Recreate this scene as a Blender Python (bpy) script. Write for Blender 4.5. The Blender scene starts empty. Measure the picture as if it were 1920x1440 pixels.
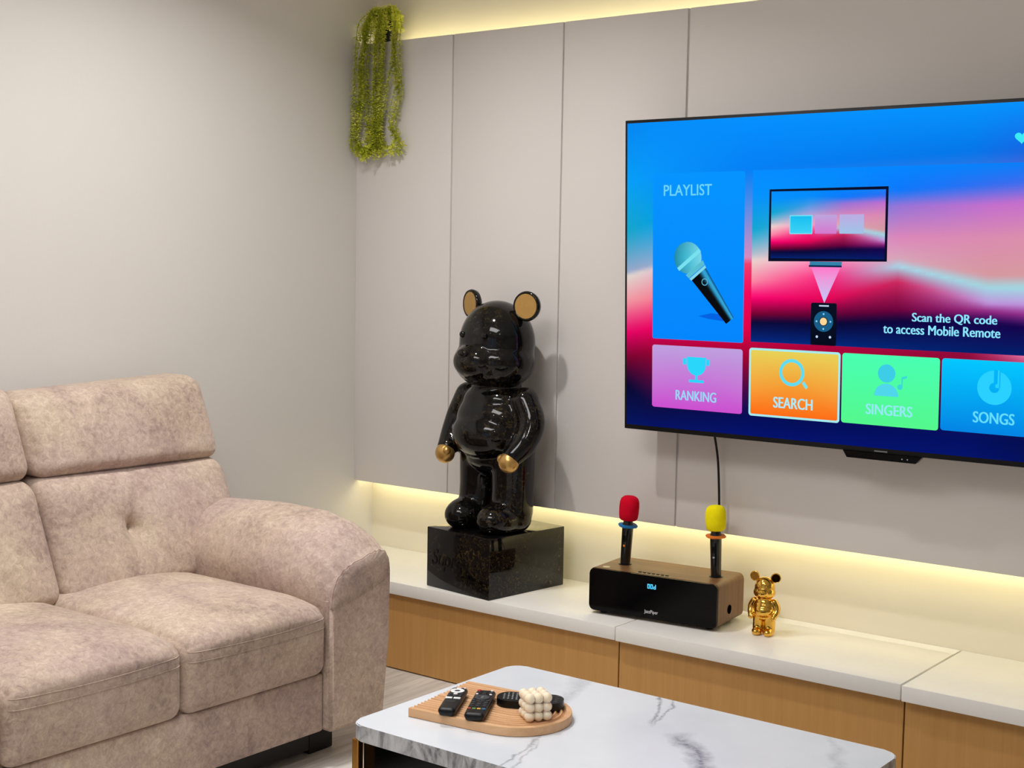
import bpy, bmesh, math, random
from mathutils import Vector, Matrix
from math import sin, cos, pi, sqrt, radians as R, exp
random.seed(7)
S = bpy.context.scene
C = S.collection

# ------------------------------------------------------------------ camera
cam_d = bpy.data.cameras.new('camera'); cam = bpy.data.objects.new('camera', cam_d); C.objects.link(cam)
cr = Vector((0.79335299, 0.60851633, 0.01728932)); cu = Vector((-0.06462784, 0.05595028, 0.99633971))
cw = Vector((-0.60532164, 0.79156645, -0.08371542))
M = Matrix((cr, cu, -cw)).transposed().to_4x4(); M.translation = Vector((3.51034, -3.66002, 1.32286))
cam.matrix_world = M
cam_d.sensor_width = 36; cam_d.lens = 49.524; cam_d.clip_start = 0.05
S.camera = cam

# ------------------------------------------------------------------ world, exposure
w = bpy.data.worlds.new('world'); S.world = w; w.use_nodes = True
w.node_tree.nodes['Background'].inputs[0].default_value = (0.55, 0.68, 0.9, 1)
w.node_tree.nodes['Background'].inputs[1].default_value = 0.6
S.view_settings.view_transform = 'Standard'; S.view_settings.look = 'None'
S.view_settings.exposure = 0.0; S.view_settings.gamma = 1.0; S.view_settings.use_curve_mapping = False
CEIL = 2.55
KEY = (0.92, -1.12)
DOWNLIGHTS = [(KEY[0], KEY[1], 15.5), (1.3, -3.5, 2.5), (2.8, -3.0, 12.0), (4.6, -1.5, 0.6), (2.2, -4.4, 3.0), (4.6, -3.9, 3.0)]
PANEL_FILL = 20.0
LED = 14.5
WINDOW_FILL_POWER = 7.0

# ------------------------------------------------------------------ helpers
def lin(c):
    def f(x):
        x /= 255.0
        return x / 12.92 if x <= 0.04045 else ((x + 0.055) / 1.055) ** 2.4
    return (f(c[0]), f(c[1]), f(c[2]), 1.0)

def mesh(name, vs, fs, mat=None, parent=None, smooth=False, loc=None, rot=None):
    me = bpy.data.meshes.new(name)
    me.from_pydata([tuple(v) for v in vs], [], fs); me.validate()
    bm = bmesh.new(); bm.from_mesh(me); bmesh.ops.recalc_face_normals(bm, faces=bm.faces); bm.to_mesh(me); bm.free()
    return link(name, me, mat, parent, smooth, loc, rot)

def link(name, me, mat=None, parent=None, smooth=False, loc=None, rot=None):
    o = bpy.data.objects.new(name, me); C.objects.link(o)
    if mat: me.materials.append(mat)
    if parent: o.parent = parent
    if loc: o.location = loc
    if rot: o.rotation_euler = rot
    if smooth:
        for p in me.polygons: p.use_smooth = True
    return o

def frombm(name, bm, mat=None, parent=None, smooth=False, loc=None, rot=None, flat_angle=None):
    me = bpy.data.meshes.new(name); bmesh.ops.recalc_face_normals(bm, faces=bm.faces)
    bm.to_mesh(me); bm.free()
    o = link(name, me, mat, parent, smooth, loc, rot)
    if flat_angle: me.set_sharp_from_angle(angle=R(flat_angle))
    return o

def boxbm(bm, a, b, bev=0.0, seg=2):
    x0, y0, z0 = a; x1, y1, z1 = b
    v = [bm.verts.new(p) for p in ((x0,y0,z0),(x1,y0,z0),(x1,y1,z0),(x0,y1,z0),(x0,y0,z1),(x1,y0,z1),(x1,y1,z1),(x0,y1,z1))]
    f = [bm.faces.new([v[i] for i in q]) for q in ((3,2,1,0),(4,5,6,7),(0,1,5,4),(1,2,6,5),(2,3,7,6),(3,0,4,7))]
    if bev > 0:
        es = set(e for q in f for e in q.edges)
        bmesh.ops.bevel(bm, geom=list(es), offset=bev, segments=seg, profile=0.5, affect='EDGES')
    return bm

def box(name, a, b, mat=None, parent=None, bev=0.0, seg=2, loc=None, rot=None):
    bm = bmesh.new(); boxbm(bm, a, b, bev, seg)
    o = frombm(name, bm, mat, parent, bev > 0, loc, rot)
    if bev > 0: o.data.set_sharp_from_angle(angle=R(35))
    return o

def lathe_data(prof, n=32, ax='z'):
    vs, fs = [], []
    m = len(prof)
    for i in range(n):
        a = 2 * pi * i / n
        for r, z in prof:
            vs.append((r * cos(a), r * sin(a), z) if ax == 'z' else (r * cos(a), z, r * sin(a)))
    for i in range(n):
        j = (i + 1) % n
        for k in range(m - 1):
            fs.append((i*m+k, j*m+k, j*m+k+1, i*m+k+1))
    vs.append((0, 0, prof[0][1]) if ax == 'z' else (0, prof[0][1], 0)); vs.append((0, 0, prof[-1][1]) if ax == 'z' else (0, prof[-1][1], 0))
    for i in range(n):
        j = (i + 1) % n
        fs.append((len(vs)-2, j*m, i*m)); fs.append((len(vs)-1, i*m+m-1, j*m+m-1))
    return vs, fs

def lathe(name, prof, mat, parent=None, n=32, ax='z', loc=None, rot=None, sharp=40):
    vs, fs = lathe_data(prof, n, ax)
    bm = bmesh.new(); V = [bm.verts.new(v) for v in vs]
    for f in fs: bm.faces.new([V[i] for i in f])
    bmesh.ops.remove_doubles(bm, verts=bm.verts, dist=1e-6)
    return frombm(name, bm, mat, parent, True, loc, rot, sharp)

def tube_data(pts, rad, n=10):
    pts = [Vector(p) for p in pts]; m = len(pts)
    if not isinstance(rad, (list, tuple)): rad = [rad] * m
    vs, fs = [], []
    t0 = (pts[1] - pts[0]).normalized()
    nrm = t0.orthogonal().normalized()
    for i in range(m):
        t = (pts[min(i+1, m-1)] - pts[max(i-1, 0)]).normalized()
        nrm = (nrm - t * nrm.dot(t)).normalized(); b = t.cross(nrm)
        for k in range(n):
            a = 2 * pi * k / n
            vs.append(pts[i] + (nrm * cos(a) + b * sin(a)) * rad[i])
    for i in range(m - 1):
        for k in range(n):
            l = (k + 1) % n
            fs.append((i*n+k, i*n+l, (i+1)*n+l, (i+1)*n+k))
    fs.append(tuple(range(n))[::-1]); fs.append(tuple((m-1)*n+k for k in range(n)))
    return vs, fs

def tube(name, pts, rad, mat, parent=None, n=10, loc=None):
    vs, fs = tube_data(pts, rad, n)
    return mesh(name, vs, fs, mat, parent, True, loc)

def spline(pts, n=8):
    pts = [Vector(p) for p in pts]; P = [pts[0]*2 - pts[1]] + pts + [pts[-1]*2 - pts[-2]]
    out = []
    for i in range(1, len(P) - 2):
        for k in range(n):
            t = k / n; a, b, c, d = P[i-1], P[i], P[i+1], P[i+2]
            out.append(0.5 * ((2*b) + (c-a)*t + (2*a-5*b+4*c-d)*t*t + (3*b-a-3*c+d)*t**3))
    out.append(pts[-1]); return out

def rbox_data(h, r, n):
    """rounded box, centred; returns verts (pos, unit coords -1..1) and faces"""
    idx, V, F = {}, [], []
    hx = Vector(h)
    def vert(p):
        k = tuple(round(c, 6) for c in p)
        if k in idx: return idx[k]
        q = Vector((p[0]*h[0], p[1]*h[1], p[2]*h[2]))
        inn = Vector([max(-(hx[i]-r), min(hx[i]-r, q[i])) for i in range(3)])
        d = q - inn
        pos = inn + (d.normalized() * r if d.length > 1e-9 else d)
        idx[k] = len(V); V.append((pos, Vector(p))); return idx[k]
    def lat(m, hh):  # spacing denser toward edges
        return [sin(pi/2 * (2*i/m - 1)) * 0.5 + 0.5 * (2*i/m - 1) for i in range(m+1)]
    g = [lat(n[i], h[i]) for i in range(3)]
    for ax in range(3):
        a, b = (ax+1) % 3, (ax+2) % 3
        for s in (-1, 1):
            for i in range(n[a]):
                for j in range(n[b]):
                    q = []
                    for (ii, jj) in ((i,j),(i+1,j),(i+1,j+1),(i,j+1)):
                        p = [0,0,0]; p[ax] = s; p[a] = g[a][ii]; p[b] = g[b][jj]; q.append(vert(p))
                    F.append(tuple(q if s > 0 else q[::-1]))
    return V, F

def thing(name, label, cat, loc=(0,0,0), rotz=0, group=None):
    o = bpy.data.objects.new(name, None); C.objects.link(o); o.location = loc; o.rotation_euler = (0,0,rotz)
    o.empty_display_size = 0.05
    return tag(o, label, cat, group)

def tag(o, label, cat, group=None):
    o['label'] = label; o['category'] = cat
    if group: o['group'] = group
    return o

def struct(o):
    o['kind'] = 'structure'; return o

def evald(o):
    dg = bpy.context.evaluated_depsgraph_get(); dg.update()
    return bpy.data.meshes.new_from_object(o.evaluated_get(dg))

_txt = {}
def text_data(s, bold=0.0, shear=0.0, extrude=0.0, space=1.0):
    k = (s, bold, shear, extrude, space)
    if k in _txt: return _txt[k]
    cu_ = bpy.data.curves.new('t', 'FONT'); cu_.body = s; cu_.offset = bold; cu_.shear = shear; cu_.extrude = extrude; cu_.resolution_u = 4
    cu_.space_character = space
    o = bpy.data.objects.new('t', cu_); C.objects.link(o)
    me = evald(o); bpy.data.objects.remove(o); bpy.data.curves.remove(cu_)
    vs = [v.co.copy() for v in me.vertices]; fs = [tuple(p.vertices) for p in me.polygons]
    bpy.data.meshes.remove(me)
    x0 = min(v.x for v in vs); x1 = max(v.x for v in vs); y0 = min(v.y for v in vs); y1 = max(v.y for v in vs)
    r = ([((v.x-x0)/(x1-x0), (v.y-y0)/(y1-y0), v.z) for v in vs], fs)
    _txt[k] = r; return r

# ------------------------------------------------------------------ materials
class NT:
    def __init__(s, name):
        s.m = bpy.data.materials.new(name); s.m.use_nodes = True; s.t = s.m.node_tree; s.n = s.t.nodes
        s.b = s.n['Principled BSDF']
    def new(s, t, **kw):
        x = s.n.new(t)
        for k, v in kw.items():
            if hasattr(x, k) and not k[0].isupper(): setattr(x, k, v)
            else: x.inputs[k.replace('_', ' ')].default_value = v
        return x
    def l(s, a, b): s.t.links.new(a, b)
    def coord(s, scale=(1,1,1), rot=(0,0,0), kind='Object'):
        tc = s.n.new('ShaderNodeTexCoord'); mp = s.n.new('ShaderNodeMapping')
        mp.inputs['Scale'].default_value = scale; mp.inputs['Rotation'].default_value = rot
        s.l(tc.outputs[kind], mp.inputs[0]); return mp.outputs[0]
    def noise(s, vec, scale, detail=4, rough=0.55, dist=0.0):
        x = s.new('ShaderNodeTexNoise'); x.inputs['Scale'].default_value = scale; x.inputs['Detail'].default_value = detail
        x.inputs['Roughness'].default_value = rough; x.inputs['Distortion'].default_value = dist
        s.l(vec, x.inputs['Vector']); return x.outputs['Fac']
    def ramp(s, fac, stops, interp='LINEAR'):
        x = s.new('ShaderNodeValToRGB'); r = x.color_ramp; r.interpolation = interp
        while len(r.elements) < len(stops): r.elements.new(0.5)
        for e, (p, c) in zip(r.elements, stops):
            e.position = p; e.color = c if len(c) == 4 else (*c, 1)
        s.l(fac, x.inputs[0]); return x.outputs[0]
    def math(s, op, a, b=None, clamp=False):
        x = s.new('ShaderNodeMath'); x.operation = op; x.use_clamp = clamp
        for i, v in enumerate((a, b)):
            if v is None: continue
            if isinstance(v, (int, float)): x.inputs[i].default_value = v
            else: s.l(v, x.inputs[i])
        return x.outputs[0]
    def mix(s, fac, a, b, mode='MIX'):
        x = s.new('ShaderNodeMix'); x.data_type = 'RGBA'; x.blend_type = mode
        for i, v in ((0, fac), (6, a), (7, b)):
            if isinstance(v, (int, float)): x.inputs[i].default_value = v
            elif isinstance(v, tuple): x.inputs[i].default_value = v
            else: s.l(v, x.inputs[i])
        return x.outputs[2]
    def bump(s, h, strength=0.3, dist=0.01):
        x = s.new('ShaderNodeBump'); x.inputs['Strength'].default_value = strength; x.inputs['Distance'].default_value = dist
        s.l(h, x.inputs['Height']); s.l(x.outputs[0], s.b.inputs['Normal'])
    def base(s, c):
        if isinstance(c, tuple): s.b.inputs['Base Color'].default_value = c
        else: s.l(c, s.b.inputs['Base Color'])
    def set(s, **kw):
        for k, v in kw.items(): s.b.inputs[k.replace('_', ' ')].default_value = v
        return s.m

_pl = {}
def plain(name, rgb, rough=0.5, metal=0.0, var=0.04, coat=0.0, spec=0.5):
    if name in _pl: return _pl[name]
    t = NT(name); c = lin(rgb)
    n = t.noise(t.coord(), 60, 3)
    d = tuple(x * (1 - var) for x in c[:3]) + (1,); e = tuple(min(1, x * (1 + var)) for x in c[:3]) + (1,)
    t.base(t.ramp(n, [(0.3, d), (0.7, e)]))
    m = t.set(Roughness=rough, Metallic=metal, Coat_Weight=coat, Specular_IOR_Level=spec); _pl[name] = m; return m

_em = {}
def emit(rgb, strength=1.0):
    k = (tuple(rgb), strength)
    if k in _em: return _em[k]
    t = NT('glow'); t.base((0.0, 0.0, 0.0, 1)); t.set(Roughness=0.4, Specular_IOR_Level=0.04)
    t.b.inputs['Emission Color'].default_value = lin(rgb); t.b.inputs['Emission Strength'].default_value = strength
    _em[k] = t.m; return t.m

def m_wallpaint(name, rgb, bump=0.06):
    t = NT(name); v = t.coord()
    n = t.noise(v, 1.7, 3); c = lin(rgb)
    t.base(t.ramp(n, [(0.3, tuple(x*0.975 for x in c[:3])), (0.7, c)]))
    t.set(Roughness=0.72, Specular_IOR_Level=0.3)
    v2 = t.coord((30, 30, 9)); t.bump(t.noise(v2, 4, 4), bump, 0.004); return t.m

def m_fabric():
    t = NT('mottled_suede'); v = t.coord()
    big = t.noise(v, 5.0, 5, 0.6, 0.6); fine = t.noise(t.coord((1, 1, 1.0)), 62, 7, 0.78, 0.7)
    fac = t.math('ADD', t.math('MULTIPLY', big, 0.42), t.math('MULTIPLY', fine, 0.58))
    col = t.ramp(fac, [(0.36, lin((154, 136, 129))), (0.45, lin((182, 165, 155))), (0.54, lin((203, 187, 174))), (0.63, lin((222, 210, 195)))])
    tint = t.ramp(t.noise(v, 3.3, 3), [(0.35, lin((242, 232, 232))), (0.65, lin((252, 246, 234)))])
    t.base(t.mix(1.0, col, tint, 'MULTIPLY'))
    t.set(Roughness=0.85, Specular_IOR_Level=0.25, Sheen_Weight=0.12, Sheen_Roughness=0.5)
    t.bump(t.math('ADD', fine, t.math('MULTIPLY', t.noise(v, 420, 2), 0.5)), 0.22, 0.003); return t.m

def m_wood(name, a, b, sc=(60, 60, 1.6), rough=0.5, scale=1.0, dist=0.4):
    t = NT(name); v = t.coord(sc)
    n = t.noise(v, scale, 5, 0.6, dist); f = t.noise(t.coord(tuple(x*5 for x in sc)), scale, 2)
    t.base(t.ramp(t.math('ADD', t.math('MULTIPLY', n, 0.75), t.math('MULTIPLY', f, 0.25)), [(0.32, lin(a)), (0.68, lin(b))]))
    t.set(Roughness=rough); t.bump(n, 0.05, 0.002); return t.m

def m_floor():
    t = NT('floor_planks'); v = t.coord()
    br = t.new('ShaderNodeTexBrick'); br.offset = 0.37; br.inputs['Scale'].default_value = 1.0
    mp = t.coord((1, 1, 1), (0, 0, R(90))); t.l(mp, br.inputs['Vector'])
    br.inputs['Brick Width'].default_value = 1.2; br.inputs['Row Height'].default_value = 0.15
    br.inputs['Mortar Size'].default_value = 0.0012; br.inputs['Mortar'].default_value = (0.6, 0.6, 0.6, 1)
    br.inputs['Color1'].default_value = (0.86, 0.86, 0.86, 1); br.inputs['Color2'].default_value = (1, 1, 1, 1)
    g = t.noise(t.coord((16, 1.3, 1)), 2.2, 7, 0.65, 0.8)
    col = t.ramp(g, [(0.3, lin((190, 182, 174))), (0.5, lin((222, 215, 206))), (0.7, lin((240, 234, 226)))])
    t.base(t.mix(1.0, col, br.outputs['Color'], 'MULTIPLY')); t.set(Roughness=0.42); return t.m

def m_marble(name='white_marble', dark=False):
    """white slab with a few grey veins: broken lines at fixed places, warped by noise (object space)"""
    t = NT(name); tc = t.coord(); sep = t.new('ShaderNodeSeparateXYZ')
    wx = t.noise(tc, 7, 5, 0.6); wy = t.noise(tc, 3.1, 3, 0.5)
    t.l(tc, sep.inputs[0]); X, Y, Z = sep.outputs
    warp = t.math('ADD', t.math('MULTIPLY', t.math('SUBTRACT', wx, 0.5), 0.11), t.math('MULTIPLY', t.math('SUBTRACT', wy, 0.5), 0.10))
    total = None
    # each vein: point (x, y), direction angle, half width, strength, extent along
    for (px, py, ang, hw, st, a0, a1) in VEINS:
        dx, dy = cos(ang), sin(ang)
        u = t.math('SUBTRACT', X, px); v = t.math('SUBTRACT', Y, py)
        d = t.math('ADD', t.math('ADD', t.math('MULTIPLY', u, -dy), t.math('MULTIPLY', v, dx)), warp)
        s = t.math('ADD', t.math('MULTIPLY', u, dx), t.math('MULTIPLY', v, dy))
        k = t.math('SUBTRACT', 1.0, t.math('DIVIDE', t.math('ABSOLUTE', d), hw), True)
        m1 = t.math('MULTIPLY', t.math('SUBTRACT', s, a0), 18.0, True); m2 = t.math('MULTIPLY', t.math('SUBTRACT', a1, s), 18.0, True)
        q = t.math('MULTIPLY', t.math('MULTIPLY', k, m1), t.math('MULTIPLY', m2, st))
        total = q if total is None else t.math('MAXIMUM', total, q)
    tex = t.ramp(t.noise(tc, 55, 5, 0.7), [(0.35, (0.45, 0.45, 0.45)), (0.6, (1, 1, 1))])
    total = t.math('MULTIPLY', total, tex, True)
    soft = t.ramp(t.noise(tc, 2.2, 4), [(0.45, lin((224, 229, 236))), (0.75, lin((210, 216, 224)))])
    t.base(t.mix(total, soft, lin((128, 130, 140)))); t.set(Roughness=0.22); return t.m

def m_edge():
    t = NT('veined_marble_edge'); n = t.noise(t.coord((14, 14, 6), (0, R(38), 0)), 1.4, 6, 0.65, 1.4)
    t.base(t.ramp(n, [(0.38, lin((104, 104, 108))), (0.5, lin((168, 169, 172))), (0.62, lin((196, 197, 200)))])); t.set(Roughness=0.3); return t.m

def m_lacquer():
    t = NT('black_speckled_lacquer'); v = t.coord()
    n = t.noise(v, 85, 8, 0.75, 1.2); m = t.noise(v, 7, 4)
    f = t.math('MULTIPLY', t.ramp(n, [(0.52, (0, 0, 0)), (0.72, (1, 1, 1))]), t.ramp(m, [(0.38, (0.0, 0.0, 0.0)), (0.68, (1, 1, 1))]))
    t.base(t.mix(f, (0.0025, 0.0025, 0.003, 1), lin((112, 90, 48))))
    t.set(Roughness=0.06, Specular_IOR_Level=0.36); return t.m

def m_attr(name, strength=1.0):
    t = NT(name); a = t.new('ShaderNodeAttribute'); a.attribute_name = 'Col'
    t.base((0, 0, 0, 1)); t.set(Roughness=0.3, Specular_IOR_Level=0.04)
    t.l(a.outputs['Color'], t.b.inputs['Emission Color']); t.b.inputs['Emission Strength'].default_value = strength; return t.m

VEINS = [(2.10, -1.225, R(-46), 0.036, 1.0, -0.02, 0.5), (1.95, -1.11, R(-60), 0.008, 0.9, -0.12, 0.14), (1.985, -1.13, R(-70), 0.006, 0.8, -0.12, 0.11),
         (1.755, -1.14, R(-78), 0.032, 0.38, -0.2, 0.13), (1.905, -1.53, R(-74), 0.007, 0.75, -0.14, 0.4), (1.925, -1.53, R(-66), 0.006, 0.6, -0.1, 0.4),
         (2.42, -1.2, R(-62), 0.018, 0.3, -0.2, 0.4), (1.60, -1.58, R(-20), 0.006, 0.0, -0.1, 0.1)]
MT = dict(
    left=m_wallpaint('beige_wall_paint', (222, 218, 212)), back=m_wallpaint('cream_wall_paint', (234, 226, 206), 0.04),
    panel=m_wallpaint('grey_laminate', (226, 220, 216), 0.015), ceil=m_wallpaint('ceiling_white', (238, 236, 230), 0.02),
    fabric=m_fabric(), floor=m_floor(), marble=m_marble(), edge=m_edge(), lacquer=m_lacquer(),
    cab=m_wood('light_oak_veneer', (190, 140, 76), (202, 152, 88)), counter=plain('white_laminate', (240, 237, 231), 0.3, var=0.01),
    walnut=m_wood('walnut_veneer', (96, 64, 36), (128, 90, 52), (4, 60, 4), 0.45), beech=m_wood('beech_wood', (206, 158, 112), (226, 182, 138), (4, 50, 50), 0.5),
    black=plain('black_plastic', (12, 12, 13), 0.38, spec=0.3), gloss=plain('gloss_black', (4, 4, 5), 0.12, spec=0.16), plinth=plain('black_base', (10, 10, 11), 0.6),
    gold=plain('polished_gold', (236, 186, 84), 0.09, 1.0, 0.01), goldpaint=plain('gold_paint', (206, 164, 96), 0.3, 0.8, 0.05), brass=plain('brass', (176, 128, 64), 0.25, 1.0),
    white=plain('white_paint', (240, 240, 238), 0.4), grey=plain('dark_groove', (150, 142, 134), 0.7),
    red=plain('red_foam', (208, 8, 40), 0.9, spec=0.1), yellow=plain('yellow_foam', (252, 234, 20), 0.9, spec=0.1), blue=plain('blue_rubber', (20, 120, 180), 0.5), orange=plain('orange_rubber', (236, 130, 40), 0.5),
    wax=None, chrome=plain('silver_metal', (190, 192, 195), 0.25, 1.0))
t = NT('cream_wax'); t.base(t.ramp(t.noise(t.coord(), 40, 3), [(0.3, lin((250, 220, 192))), (0.7, lin((253, 230, 206)))])); t.set(Roughness=0.5, Subsurface_Weight=0.6, Subsurface_Scale=0.02)
t.b.inputs['Subsurface Radius'].default_value = (1.0, 0.6, 0.35); MT['wax'] = t.m
t = NT('lime_leaves'); t.base(t.ramp(t.noise(t.coord(), 26, 3), [(0.3, lin((178, 188, 36))), (0.5, lin((226, 230, 72))), (0.7, lin((250, 246, 130)))])); t.set(Roughness=0.55, Transmission_Weight=0.0); MT['leaf'] = t.m
MT['stem'] = plain('green_stem', (150, 160, 50), 0.6)
MT['attr'] = m_attr('screen_picture')

# ------------------------------------------------------------------ room shell
XR, YF, YB = 6.4, -5.2, 0.10
struct(box('floor', (-0.1, YF-0.1, -0.1), (XR+0.1, YB+0.1, 0), MT['floor']))
struct(box('ceiling', (-0.1, YF-0.1, CEIL), (XR+0.1, YB+0.1, CEIL+0.1), MT['ceil']))
struct(box('wall_left', (-0.1, YF-0.1, 0), (0, YB+0.1, CEIL), MT['left']))
struct(box('wall_back', (0, YB, 0), (XR, YB+0.1, CEIL), MT['back']))
struct(box('wall_right', (XR, YF-0.1, 0), (XR+0.1, YB+0.1, CEIL), MT['left']))
WX0, WX1, WZ0, WZ1 = 0.9, 3.3, 0.75, 2.25
bm = bmesh.new()
for a, b in (((0, YF-0.1, 0), (WX0, YF, CEIL)), ((WX1, YF-0.1, 0), (XR, YF, CEIL)), ((WX0, YF-0.1, 0), (WX1, YF, WZ0)), ((WX0, YF-0.1, WZ1), (WX1, YF, CEIL))): boxbm(bm, a, b)
struct(frombm('wall_front', bm, MT['left']))
win = bpy.data.objects.new('added_window_1', None); C.objects.link(win); win.location = (WX0, YF-0.05, WZ0); struct(win)  # unseen window added behind the camera for cool light
bm = bmesh.new(); W, H = WX1-WX0, WZ1-WZ0
for a, b in (((0,-.03,0),(W,.03,.05)), ((0,-.03,H-.05),(W,.03,H)), ((0,-.03,.05),(.05,.03,H-.05)), ((W-.05,-.03,.05),(W,.03,H-.05)), ((W/2-.03,-.03,.05),(W/2+.03,.03,H-.05))): boxbm(bm, a, b)
frombm('window_frame', bm, MT['white'], win)
t = NT('window_glass'); t.base((1, 1, 1, 1)); t.set(Roughness=0.0, IOR=1.0, Transmission_Weight=1.0, Specular_IOR_Level=0.0)
box('pane', (.05, -.004, .05), (W-.05, .004, H-.05), t.m, win)
ld = bpy.data.lights.new('window_fill', 'AREA'); ld.shape = 'RECTANGLE'; ld.size = W-.1; ld.size_y = H-.1; ld.energy = WINDOW_FILL_POWER; ld.color = (0.86, 0.93, 1.0)  # area light at the added window, stands in for daylight
lo = bpy.data.objects.new('window_fill', ld); C.objects.link(lo); lo.parent = win; lo.location = (W/2, 0.04, H/2); lo.rotation_euler = (R(90), 0, R(180))

# unseen ceiling downlights; the third is added to brighten the sofa front
for i, (x, y, p) in enumerate(DOWNLIGHTS):
    d = thing('ceiling_downlight', 'round recessed downlight in the white ceiling, ' + ['nearest the television wall and the sofa corner', 'in front of the sofa', 'added on the coffee table side to brighten the sofa front', 'by the right end of the television wall', 'in front of the window', 'in the corner right of the window'][i], 'lamp', (x, y, CEIL), 0, 'recessed ceiling downlights')
    lathe('trim_ring', [(0.042, 0.0), (0.058, 0.0), (0.06, -0.004), (0.056, -0.008), (0.044, -0.006), (0.042, 0.0)], MT['white'], d, 32)
    lathe('diffuser', [(0.0, -0.001), (0.042, -0.001), (0.042, -0.003), (0.0, -0.003)], emit((255, 244, 226), 6.0), d, 32)
    l = bpy.data.lights.new('downlight', 'AREA'); l.shape = 'DISK'; l.size = 0.09; l.energy = p; l.color = (1.0, 0.985, 0.96); l.spread = R(138)
    o = bpy.data.objects.new('downlight', l); C.objects.link(o); o.parent = d; o.location = (0, 0, -0.006)

lamp = thing('added_panel_light', 'large flat white panel lamp added on the unseen ceiling to fill the room with light', 'lamp', (1.5, -2.35, CEIL))  # unseen panel lamp, added for broad ambient light
box('housing', (-0.62, -0.42, -0.05), (0.62, 0.42, 0), MT['white'], lamp, 0.006)
box('diffuser', (-0.58, -0.38, -0.054), (0.58, 0.38, -0.0502), emit((255, 250, 242), 3.0), lamp)
l = bpy.data.lights.new('panel_fill', 'AREA'); l.shape = 'RECTANGLE'; l.size = 1.14; l.size_y = 0.74; l.energy = PANEL_FILL; l.color = (0.98, 0.98, 1.0)
o = bpy.data.objects.new('panel_fill', l); C.objects.link(o); o.parent = lamp; o.location = (0, 0, -0.058)

# ------------------------------------------------------------------ wall panels and LED strips
ZT, ZB = 2.0875, 0.5426
PX = [(0.0, 0.4374), (0.4455, 0.8895), (0.8978, 1.3405), (1.3490, 2.6570), (2.6655, 3.1085), (3.1170, 3.5600), (3.5685, 4.0060)]
PL = ['narrow grey wall panel in the corner behind the trailing plant', 'grey wall panel directly behind the black bear statue', 'grey wall panel between the bear statue and the television edge', 'wide grey wall panel behind the television',
      'grey wall panel just right of the television', 'second grey wall panel right of the television', 'last grey wall panel at the far right end']
for (a, b), lb in zip(PX, PL):
    p = thing('wall_panel', lb, 'wall panel', ((a+b)/2, 0, ZB), 0, 'grey panels on the television wall')
    h = (b-a)/2
    box('panel_board', (-h, 0, 0), (h, 0.022, ZT-ZB), MT['panel'], p, 0.0012, 2)
    for s in (-1, 1):
        box('batten', (s*(h-0.08)-0.02, 0.022, 0.10), (s*(h-0.08)+0.02, YB, ZT-ZB-0.10), MT['grey'], p)
    if b < 4.0: box('joint_strip', (h-0.002, 0.008, 0.0), (h+0.0102, 0.02, ZT-ZB), MT['panel'], p)
for nm, z, s in (('lower', ZB+0.014, -1), ('upper', ZT-0.014, 1)):
    o = thing('led_strip', 'warm white LED strip hidden behind the %s edge of the grey wall panels' % ('bottom' if s < 0 else 'top'), 'lamp', (2.0, 0.034, z), 0, 'LED strips behind the wall panels')
    box('aluminium_channel', (-1.99, -0.0115, -0.008), (2.0, -0.006, 0.008), MT['chrome'], o)
    box('diffuser', (-1.985, -0.006, -0.006), (1.995, 0.004, 0.006), emit((255, 243, 192), LED if s < 0 else LED*0.75), o)

# ------------------------------------------------------------------ low cabinet run: three cabinets, three worktop slabs
ZC = 0.295; XS = [0.0, 1.3435, 2.1995, 3.98]
CL = ['long light oak low cabinet below the bear statue', 'light oak low cabinet below the karaoke speaker', 'light oak low cabinet at the right end of the run']
SL = ['white worktop slab under the black bear statue', 'white worktop slab under the gold figurine with a cable strip along its back', 'white worktop slab at the right end past the seam']
for i in range(3):
    a, b = XS[i]+(0.002 if i else 0), XS[i+1]-0.002
    c = thing('low_cabinet', CL[i], 'cabinet', ((a+b)/2, -0.1, 0), 0, 'oak low cabinets')
    h = (b-a)/2
    box('carcass', (-h, -0.178, 0.012), (h, YB+0.1-0.002, ZC-0.0405), MT['cab'], c)
    box('front_panel', (-h, -0.196, 0.004), (h, -0.178, ZC-0.0405), MT['cab'], c, 0.001, 1)
    box('plinth', (-h, -0.175, 0.0), (h, 0.15, 0.0118), MT['plinth'], c)
    yf = (-0.3175, -0.3215, -0.3265)[i]
    s = thing('worktop', SL[i], 'worktop', ((a+b)/2, -0.1, ZC-0.04), 0, 'white worktop slabs')
    yb = YB-0.001 if i != 1 else 0.0485
    box('slab', (-h+0.0006, yf+0.1, 0), (h-0.0006, yb+0.1, 0.04 + (0.001 if i == 1 else 0)), MT['counter'], s, 0.0016, 2)
    if i == 1: box('cable_strip', (-h+0.0006, 0.1505, 0.01), (h-0.0006, YB+0.099, 0.04), MT['counter'], s, 0.001, 1)

# ------------------------------------------------------------------ sofa
sofa = thing('sofa', 'beige mottled suede sofa with padded arm and high back against the left wall', 'sofa', (0, 0, 0))
FB = MT['fabric']
YA0, YA1 = -1.078, -0.868      # arm inner / outer
SEATS = [(-1.5485, -1.076), (-2.024, -1.5495), (-2.50, -2.025)]
BACKS = [(-1.505, -0.868), (-1.988, -1.507), (-2.66, -1.990)]
box('base_frame', (0.06, -2.72, 0.092), (0.915, -1.0795, 0.262), FB, sofa, 0.012, 3)
box('front_rail', (0.90, -2.50, 0.094), (0.932, YA0-0.001, 0.25), FB, sofa, 0.008, 3)
for y in (-1.0, -2.66):
    for x in (0.13, 0.80): box('leg', (x-0.045, y-0.045, 0), (x+0.045, y+0.045, 0.0915), MT['plinth'], sofa, 0.006)
box('plinth', (0.10, -2.60, 0.02), (0.86, -1.06, 0.0915), MT['plinth'], sofa, 0.004)
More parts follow.
